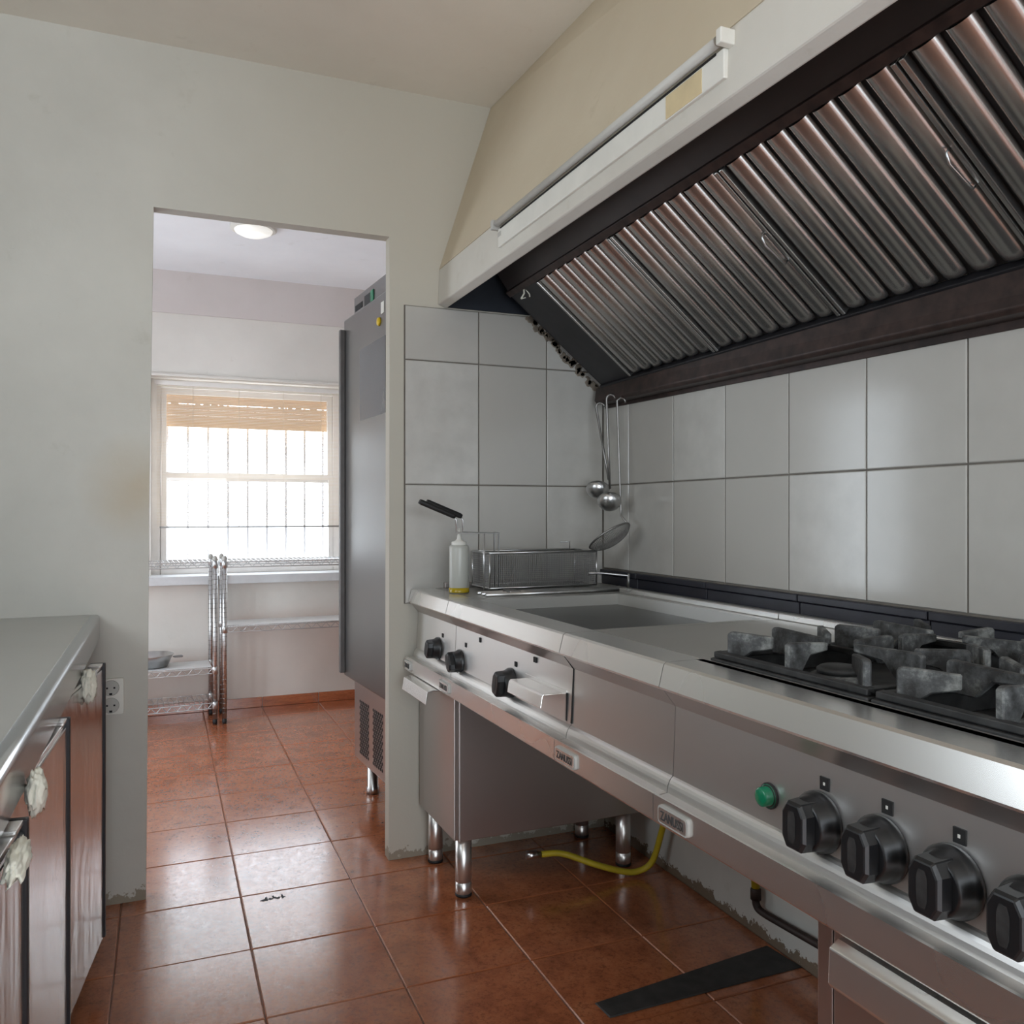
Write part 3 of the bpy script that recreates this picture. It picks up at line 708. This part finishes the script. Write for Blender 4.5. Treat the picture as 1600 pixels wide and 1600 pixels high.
for k, (y, z) in enumerate(((-1.806, .722), (-1.908, .724), (-2.006, .724), (-2.100, .726))):
    knob(rg, y, z, D0, 1.0, 0.0)
    m_ = obj('mark', MB().box(.0412, .046, y - .015 - D0, y + .001 - D0, z + .043, z + .060), 'rubber', rg)
    obj('mark_dot', MB().box(.0406, .0414, y - .0085 - D0, y - .0055 - D0, z + .0495, z + .0535), 'white_plastic', m_)
gbn = obj('button', MB().lathe([(.0165, 0), (.0165, .004), (.0135, .004), (.0135, .016), (.010, .018), (.0001, .018)], (.0415, -1.708 - D0, .726), '-x', 24), 'green', rg); gbn['label'] = 'green push button'
obj('bezel', MB().lathe([(.0185, 0), (.0185, .003), (.014, .0045)], (.0415, -1.708 - D0, .726), '-x', 24), 'rubber', gbn)
badge(rg, -1.533, D0, .084)
cab = obj('cabinet', MB().box(.060, BACK - .03, -2.19, -1.80, .12, .650), 'steel_cab', rg, .002, off=off)
dd = obj('oven_door', MB().box(.040, .060, -2.185, -1.830, .14, .607), 'steel_cab', rg, .003, off=off)
obj('stile', MB().box(.040, .060, -1.828, -1.802, .14, .607), 'steel_cab', rg, .002, off=off)
hb = MB(); hs = [(.030, .600), (.036, .606), (.010, .604), (-.004, .596), (-.006, .552), (-.001, .546), (.002, .550), (.000, .592), (.012, .598)]
hb.prism_y(hs, -2.18, -1.868)
obj('handle', hb, 'steel_bright', dd, .002, off=off)
for x, y in ((.10, -1.83), (.62, -1.83), (.10, -2.16), (.62, -2.16)):
    obj('leg', MB().lathe([(0.024, .125), (0.024, .01), (0.02, 0)], (x, y, 0), n=18), 'steel', rg, off=off)

# pan supports (lift off the burners)
def blade(mb, cx, cy, ang, r0, r1, h0, h1, zb, zt, t=.0055):
    c, s = math.cos(ang), math.sin(ang)
    prof = [(r0, zb), (r0, zt - .004), (r0 - .006, zt), (r1, zt - .004), (r1, zt - h1), (r1 + (r0 - r1) * .45, zt - h1 * 1.3), (r0 - (r0 - r1) * .35, zb)]
    A = [(cx + r * c - t * s, cy + r * s + t * c, z) for r, z in prof]; B = [(cx + r * c + t * s, cy + r * s - t * c, z) for r, z in prof]
    mb.loft(A, B)
for gi, (y0, y1) in enumerate(trays):
    cy = (y0 + y1) / 2
    ps = rthing('pan_support', ['cast iron pan support on the burners beside the plain worktop unit', 'cast iron pan support over the burners nearest the camera'][gi], 'grate', .345, cy, .882, 'pan supports on the gas range')
    off = (.345, cy, .882)
    fr_ = MB(); zb, zt = .883, .928
    fr_.box(.110, .124, y1 + .004, y0 - .004, .883, .893).box(.566, .580, y1 + .004, y0 - .004, .883, .893).box(.124, .566, y0 - .018, y0 - .004, .883, .893).box(.124, .566, y1 + .004, y1 + .018, .883, .893).box(.338, .352, y1 + .018, y0 - .018, .883, .893)
    obj('ring', fr_, 'iron', ps, .002, off=off)
    for cx in (.228, .462):
        for k in range(4):
            ang = k * PI / 2
            r0 = .108 if k % 2 == 0 else .155
            m_ = MB(); blade(m_, cx, cy, ang, r0, .030, .04, .016, .885, .930); obj('finger', m_, 'grate', ps, .002, 1, off=off)
        for sx in (-1, 1):
            for sy in (-1, 1):
                ex, ey = cx + sx * .100, cy + sy * .150; ang = math.atan2(ey - cy, ex - cx)
                m_ = MB(); blade(m_, cx, cy, ang, math.hypot(ex - cx, ey - cy), .105, .04, .024, .885, .928); obj('finger', m_, 'grate', ps, .002, 1, off=off)

# ------------------------------------------------------------------ things on and around the cooking line
bt = rthing('squeeze_bottle', 'milky squeeze bottle with a little yellow oil on the fryer', 'bottle', .116, -.2, TOPZ)
obj('body', MB().lathe([(.0001, .001), (.029, .001), (.031, .005), (.031, .138), (.0295, .146), (.022, .149), (.0001, .150)], n=28), 'bottle', bt)
obj('oil', MB().lathe([(.0001, .003), (.0313, .003), (.0316, .006), (.0316, .018), (.0001, .0181)], n=28), 'oil', bt)
obj('cap', MB().lathe([(.0235, .146), (.0235, .158), (.012, .162), (.007, .168), (.003, .200), (.0001, .201)], n=20), 'white_plastic', bt)

bk = rthing('fryer_basket', 'wire fryer basket with black grips standing on the fryer', 'basket', .40, -.14, TOPZ)
off = (.40, -.14, 0); X0, X1, Y0, Y1, Z0, Z1 = .212, .590, -.215, -.062, .012, .122
wm = MB(); seg = []
nx, nz, ny = 58, 17, 22
for k in range(nx + 1):
    x = X0 + (X1 - X0) * k / nx; seg += [((x, Y0, Z0), (x, Y0, Z1)), ((x, Y1, Z0), (x, Y1, Z1)), ((x, Y0, Z0), (x, Y1, Z0))]
for k in range(nz + 1):
    z = Z0 + (Z1 - Z0) * k / nz; seg += [((X0, Y0, z), (X1, Y0, z)), ((X0, Y1, z), (X1, Y1, z)), ((X0, Y0, z), (X0, Y1, z)), ((X1, Y0, z), (X1, Y1, z))]
for k in range(ny + 1):
    y = Y0 + (Y1 - Y0) * k / ny; seg += [((X0, y, Z0), (X0, y, Z1)), ((X1, y, Z0), (X1, y, Z1)), ((X0, y, Z0), (X1, y, Z0))]
wm.rods(seg, .0009, 4); o = obj('wire_mesh', wm, 'darkwire', bk, off=off); o['kind'] = 'stuff'
rim = MB(); c4 = [(X0, Y0), (X1, Y0), (X1, Y1), (X0, Y1)]
for z, r in ((Z1, .0035), (Z0, .0028)):
    for k in range(4): rim.tube([(*c4[k], z), (*c4[(k + 1) % 4], z)], r, 8)
for x, y in c4: rim.tube([(x, y, Z0), (x, y, Z1)], .0025, 8)
obj('frame', rim, 'wire', bk, off=off)
hw = MB()
for dy in (-.208, -.172):
    dx = 0 if dy < -.2 else .034
    hw.tube([(.245, dy, .006), (.245, dy, .184), (.104 + dx, dy, .186), (.104 + dx, dy, .225), (.096 + dx, dy, .238)], .0032, 8)
hw.tube([(.195, -.208, .006), (.195, -.208, .184)], .0028, 8)
hw.tube([(.245, -.208, .184), (.245, -.172, .184)], .003, 8)
obj('handle_wire', hw, 'wire', bk, off=off)
for dy, dx in ((-.208, 0), (-.172, .034)):
    obj('grip', MB().tube([(.100 + dx, dy, .236), (.094 + dx, dy, .239), (-.008 + dx, dy, .280), (-.014 + dx, dy, .283)], [.007, .0085, .0085, .007], 12), 'rubber', bk, off=off)
hk = MB(); hk.tube([(X1 - .02, Y1, Z1), (X1 - .02, Y1, Z1 + .026), (X1 - .055, Y1, Z1 + .026)], .0022, 6); obj('hook', hk, 'wire', bk, off=off); hk = MB(); hk.tube([(X1, Y0, Z1 - .11), (X1, Y0, Z1 + .022), (X1 + .02, Y0, Z1 + .022), (X1 - .015, Y0, Z1 + .022)], .0025, 6)
obj('hook', hk, 'wire', bk, off=off)

rk = rthing('basket_rest', 'long steel rod rest lying across the fryer in front of the basket', 'rack', .38, -.31, TOPZ)
off = (.38, -.31, 0); rr = MB()
for y, z in ((-.350, .006), (-.315, .006), (-.280, .006)): obj('rod', MB().tube([(.145, y, z), (.640, y, z)], .0055, 10), 'wire', rk, off=off)
up = MB(); up.tube([(.637, -.335, .008), (.637, -.335, .048), (.560, -.300, .056), (.52, -.290, .056)], .0035, 8); up.tube([(.650, -.318, .004), (.650, -.318, .052)], .0035, 8)
obj('end_loop', up, 'wire', rk, off=off)
obj('end_block', MB().box(.225, .262, -.345, -.285, .001, .016), 'darkwire', rk, .003, off=off)

# ladles and strainer hanging from the hood trough
def ladle(label, p_top, p_bot, bowl_c, tilt, r=.036):
    t = thing('ladle', label, 'ladle', p_bot, 0, 'ladles hanging from the hood trough')
    P = lambda q: tuple(q[i] - p_bot[i] for i in range(3))
    a, b = Vector(P(p_top)), Vector((0, 0, 0))
    h_ = MB(); hook = []
    for k in range(7):
        an = PI * k / 6; hook.append(a + Vector((.010 * (1 - math.cos(an)), -.012 * (1 - math.cos(an)), .014 * math.sin(an))))
    h_.tube(list(reversed(hook)) + [a.lerp(b, .5), b], .0042, 8); obj('handle', h_, 'darkwire', t)
    bm_ = MB(); prof = []
    for k in range(9): an = PI / 2 * k / 8; prof.append((max(.0001, r * math.sin(an)), -r * .8 * math.cos(an)))
    for k in range(8, -1, -1): an = PI / 2 * k / 8; prof.append((max(.0001, (r - .0015) * math.sin(an)), -(r * .8 - .0015) * math.cos(an)))
    bm_.lathe(prof, n=24)
    o = obj('bowl', bm_, 'wire', t, loc=P(bowl_c)); o.rotation_euler = tilt
    return t
ladle('steel ladle hanging nearest the tiled corner, its bowl turned to the left', (1.383, 2.595, 1.490), (1.380, 2.500, 1.236), (1.365, 2.548, 1.207), (-.6, .45, 0), .040)
ladle('steel ladle hanging between the other ladle and the strainer', (1.380, 2.515, 1.508), (1.380, 2.492, 1.205), (1.362, 2.462, 1.166), (-.65, .45, 0), .040)
st = thing('strainer', 'long-handled round wire strainer hanging beside the two ladles', 'strainer', (1.395, 2.445, 1.116))
h_ = MB(); hook = [(.010, -.012, .372), (.009, -.010, .384), (.003, .004, .390), (-.008, .012, .380), (0, .0, .02), (0, -.002, 0), (.002, -.046, -.030)]
h_.tube(hook, .0035, 8); obj('handle', h_, 'darkwire', st)
RS = .074
stb = MB(); stb.tube([(RS * math.cos(2 * PI * k / 32), RS * math.sin(2 * PI * k / 32), 0) for k in range(33)], .0035, 8, False)
rim = obj('rim', stb, 'darkwire', st)
ax = Vector((-.925 * .86, .381 * .86, -.50)).normalized(); bx_ = Vector((.381 * .95 + .925 * .15, .925 * .95 - .381 * .15, -.27)); bx_ = (bx_ - ax * bx_.dot(ax)).normalized(); cz = ax.cross(bx_)
if cz.z < 0: bx_ = -bx_; cz = -cz
rim.matrix_local = Matrix.Translation((-.052, -.018, -.066)) @ Matrix((ax, bx_, cz)).transposed().to_4x4()
ms = MB(); sg = []
def bowlp(x, y): return (x, y, -.030 * math.sqrt(max(0, 1 - (x * x + y * y) / (RS * RS))))
n = 30
for k in range(1, n):
    c = -RS + 2 * RS * k / n; L = math.sqrt(RS * RS - c * c); m_ = 8
    for q in range(m_):
        a, b = -L + 2 * L * q / m_, -L + 2 * L * (q + 1) / m_
        sg += [(bowlp(c, a), bowlp(c, b)), (bowlp(a, c), bowlp(b, c))]
ms.rods(sg, .0009, 3); o = obj('wire_mesh', ms, 'darkwire', rim); o['kind'] = 'stuff'

# gas hose and pipe
def smooth_path(pts, n=8):
    pts = [Vector(p) for p in pts]; out = []
    for i in range(len(pts) - 1):
        p0, p1, p2, p3 = pts[max(i - 1, 0)], pts[i], pts[i + 1], pts[min(i + 2, len(pts) - 1)]
        for k in range(n):
            t = k / n; out.append(.5 * ((2 * p1) + (p2 - p0) * t + (2 * p0 - 5 * p1 + 4 * p2 - p3) * t * t + (3 * p1 - p0 - 3 * p2 + p3) * t ** 3))
    return out + [pts[-1]]
hp = [(.335, -.330, .085), (.40, -.345, .082), (.49, -.385, .050), (.575, -.405, .022), (.625, -.415, .018), (.665, -.43, .045), (.68, -.455, .13), (.68, -.50, .26), (.66, -.56, .45), (.63, -.60, .63)]
hs = rthing('gas_hose', 'yellow rubber gas hose with a loose metal end below the fryer', 'hose', .62, -.41, 0.0); off = (.62, -.41, 0)
obj('tube', MB().tube(smooth_path(hp), .0095, 12), 'yellow', hs, off=off)
obj('fitting', MB().tube([(.335, -.330, .085), (.322, -.327, .085), (.320, -.327, .085), (.288, -.320, .086)], [.0085, .0085, .012, .012], 12), 'wire', hs, off=off)
gp_ = thing('gas_pipe', 'dark gas pipe with a short yellow hose running low along the right wall', 'pipe', (1.445, 1.80, 0.09))
off = (1.445, 1.80, 0.09)
obj('pipe', MB().tube(smooth_path([(1.44, 1.815, .118), (1.44, 1.812, .098), (1.441, 1.790, .088), (1.442, 1.70, .092), (1.442, 1.45, .106), (1.442, 0.95, .12)], 4), .010, 10), 'rust', gp_, off=off)
obj('hose', MB().tube([(1.44, 1.815, .140), (1.435, 1.82, .30), (1.38, 1.84, .62)], .011, 12), 'yellow', gp_, off=off)
obj('coupling', MB().lathe([(.0105, -.016), (.014, -.014), (.014, .012), (.0115, .016)], (1.44, 1.815, .126), n=12), 'rust', gp_, off=off)

# ------------------------------------------------------------------ extractor hood
hx = lambda y: (D - y) * 0.0152
hood = thing('extractor_hood', 'plastered extractor hood with a white fascia above the cooking line', 'hood', (0.86, 1.2, 1.80))
off = (0.86, 1.2, 1.80); YN = -0.30
def hp_(pts, y, k=None): return [(x + (hx(y) if k is None else k * (D - y)), y, z) for x, z in pts]
cp = [(1.03, 2.5), (0.847, 1.932), (0.882, 1.922), (1.068, 2.5)]
cA = [(x, D - .001, z) for x, z in cp]; cB = [(cp[0][0] + .06 * (D - YN), YN, 2.5), (cp[1][0] + hx(YN), YN, cp[1][1]), (cp[2][0] + hx(YN), YN, cp[2][1]), (cp[3][0] + .06 * (D - YN), YN, 2.5)]
obj('canopy', MB().loft(cA, cB), 'hoodpaint', hood, off=off)
fp = [(0.847, 1.932), (0.842, 1.815), (0.871, 1.803), (0.882, 1.922)]
obj('fascia', MB().loft(hp_(fp, D - .001), hp_(fp, YN)), 'fascia', hood, .004, off=off)
ep = [(.874, 1.806), (1.30, 1.806), (1.30, 2.30), (1.005, 2.30), (.886, 1.925)]
obj('end_plate', MB().loft([(x, D - .0095, z) for x, z in ep], [(x, D - .014, z) for x, z in ep]), 'blue_black', hood, off=off)
FTX, FTZ, FBX, FBZ = 1.06, 1.848, 1.407, 1.566
pl = [(FTX, FTZ + .004), (FTX - .135, FTZ + .19), (FTX - .125, FTZ + .20), (FTX + .01, FTZ + .012)]
obj('plenum_panel', MB().prism_y(pl, YN, 2.598), 'plenum', hood, .002, off=off)
su = Vector((FBX - FTX, 0, FBZ - FTZ)); SL = su.length; su.normalize(); sn = Vector((-abs(su.z), 0, -abs(su.x)))   # slope direction, outward normal
def SP(s, y, n): return tuple(Vector((FTX, y, FTZ)) + su * s + sn * n)
def sbox(mb, s0, s1, y0, y1, n0, n1):
    P = [SP(s, y, n) for n in (n0, n1) for s, y in ((s0, y0), (s1, y0), (s1, y1), (s0, y1))]
    mb.add(P, [(0, 3, 2, 1), (4, 5, 6, 7), (0, 1, 5, 4), (1, 2, 6, 5), (2, 3, 7, 6), (3, 0, 4, 7)]); return mb
bp_ = MB(); sbox(bp_, -.004, SL + .005, YN, 2.390 - 4 * .464, -.006, .0); obj('blank_plate', bp_, 'black', hood, .002, off=off)
sp_ = MB(); sbox(sp_, -.004, SL + .005, 2.395, 2.598, -.006, .0)
obj('side_plate', sp_, 'black', hood, .002, off=off)
gpn = MB(); sbox(gpn, -.01, SL + .01, 2.59, 2.598, -.30, .0); obj('gusset', gpn, 'black', hood, off=off)
sl_ = MB(); sbox(sl_, -.012, .010, YN, 2.598, -.012, .006); obj('top_ledge', sl_, 'grease', hood, .002, off=off)
sl_ = MB(); sbox(sl_, SL - .006, SL + .012, YN, 2.598, -.012, .010); obj('bottom_ledge', sl_, 'black', hood, .002, off=off)
tr = MB(); TA = [(1.402, 1.562), (1.396, 1.516), (1.404, 1.506), (1.456, 1.506), (1.456, 1.562)]; TB = [(1.402, 1.562), (1.396, 1.470), (1.404, 1.460), (1.456, 1.460), (1.456, 1.562)]
tr.loft([(x, 2.632, z) for x, z in TA], [(x, YN, z) for x, z in TB]); obj('grease_trough', tr, 'grease', hood, .003, off=off)
gl_ = MB(); gl_.loft([(W - .014, 2.66, 1.495), (W - .014, 2.66, 1.51), (W - .0082, 2.66, 1.51), (W - .0082, 2.66, 1.495)], [(W - .014, YN, 1.440), (W - .014, YN, 1.48), (W - .0082, YN, 1.48), (W - .0082, YN, 1.440)]); obj('greasy_sealant', gl_, 'grease', hood, .002, off=off)

sm_ = MB()
for k in range(44):
    t_ = k / 43 + random.uniform(-.02, .02); cx, cz = 1.175 + t_ * .262, 1.806 - t_ * .232; r_s = random.uniform(.006, .015)
    ox, oz = random.uniform(-.016, .004), random.uniform(-.016, .004)
    ring = [(cx + ox + r_s * random.uniform(.6, 1.3) * math.cos(a_ * PI / 4), cz + oz + r_s * random.uniform(.6, 1.3) * math.sin(a_ * PI / 4)) for a_ in range(8)]
    sm_.loft([(x, D - .0078, z) for x, z in ring], [(cx + ox + (x - cx - ox) * .8, D - .0105, cz + oz + (z - cz - oz) * .8) for x, z in ring])
o = obj('sealant_smears', sm_, 'smear', hood, off=off); o['kind'] = 'stuff'; o['label'] = 'dirty brown sealant smears on the tiles'

# baffle filters
FW_ = .464
flab = ['baffle grease filter nearest the tiled end wall', 'second baffle grease filter from the tiled end wall', 'third baffle grease filter from the tiled end wall, above the plain worktop', 'baffle grease filter above the gas range', 'baffle grease filter beyond the right picture edge']
for i in range(4):
    y1 = 2.390 - i * FW_; y0 = y1 - FW_ + .006
    ft = thing('baffle_filter', flab[i], 'filter', SP(SL, (y0 + y1) / 2, 0), 0, 'baffle grease filters in the hood')
    off = SP(SL, (y0 + y1) / 2, 0)
    b_ = MB(); sbox(b_, .012, SL - .008, y0, y1, -.016, -.010); obj('back_sheet', b_, 'filter_dark', ft, off=off)
    for ya in (y0, y1 - .010):
        f_ = MB(); sbox(f_, .012, SL - .008, ya, ya + .010, -.010, .008); obj('side_frame', f_, 'filter', ft, .002, off=off)
    nr = 7; pitch = (FW_ - .03) / nr
    for k in range(nr):
        yc = y1 - .012 - pitch * (k + .5); r = MB(); rw = pitch * .40; rh = .017
        cols = [0.012, 0.03, SL * .5, SL - .035, SL - .022, SL - .014, SL - .010]; shr = [1, 1, 1, 1, .93, .7, .2]
        m_ = 9; vs = []; fs = []
        for s_, q in zip(cols, shr):
            for j in range(m_):
                an = PI * j / (m_ - 1); vs.append(SP(s_, yc + rw * (q ** .5) * math.cos(an), -.008 + rh * q * math.sin(an)))
        for a_ in range(len(cols) - 1):
            for j in range(m_ - 1): fs.append((a_ * m_ + j, a_ * m_ + j + 1, (a_ + 1) * m_ + j + 1, (a_ + 1) * m_ + j))
        r.add(vs, fs, True); obj('rib', r, 'filter', ft, off=off)
    if i in (1, 2, 3):
        hh = MB(); s_ = SL * .5; yy = y0 + .014
        hh.tube([SP(s_ - .04, yy, .006), SP(s_ - .04, yy, .016), SP(s_ - .02, yy + .004, .020), SP(s_ + .02, yy, .020), SP(s_ + .04, yy, .016), SP(s_ + .04, yy, .006)], .0022, 6); obj('wire_handle', hh, 'wire', ft, off=off)

stg = tag(obj('string', MB().tube([(0, 0, 0), (.004, .004, -.022), (-.006, .006, -.040)], .003, 6).tube([(0, 0, 0), (.018, -.006, -.026), (.020, -.004, -.034)], .0022, 6).tube([(-.006, .006, -.040), (.008, .0, -.036)], .0018, 6), 'cloth', loc=(1.066, 2.49, 1.850)), 'knotted white string ends hanging off the hood filter frame', 'string')

# fluorescent batten on the fascia
FLY0, FLY1 = 2.150, 1.165
fll = thing('fluorescent_light', 'slim fluorescent batten light fixed along the hood fascia', 'light', (0.848 + hx(1.68), 1.68, 1.888), 0.0152)
fl_tilt = 0.0
obj('batten', MB().box(-.012, -.001, FLY1 - 1.68, FLY0 - 1.68, -.040, .010), 'white_plastic', fll, .002)
obj('tube', MB().tube([(-.018, FLY1 + .008 - 1.68, .022), (-.018, FLY0 - .008 - 1.68, .022)], .009, 14), 'grey_plastic', fll)
obj('gap', MB().box(-.0135, -.011, FLY1 - 1.66, FLY0 - 1.70, .006, .010), 'dark_line', fll)
for y in (FLY0 - 1.68, FLY1 - 1.68 - .014): obj('end_cap', MB().box(-.030, .002, y - .002, y + .012, .008, .034), 'white_plastic' if y < 0 else 'grey_plastic', fll, .002)
obj('paper_label', MB().box(-.0128, -.012, -.455, -.345, -.038, .004), 'cream', fll)
obj('sticker', MB().box(-.0128, -.012, .448, .470, -.012, .0), 'grey_plastic', fll)
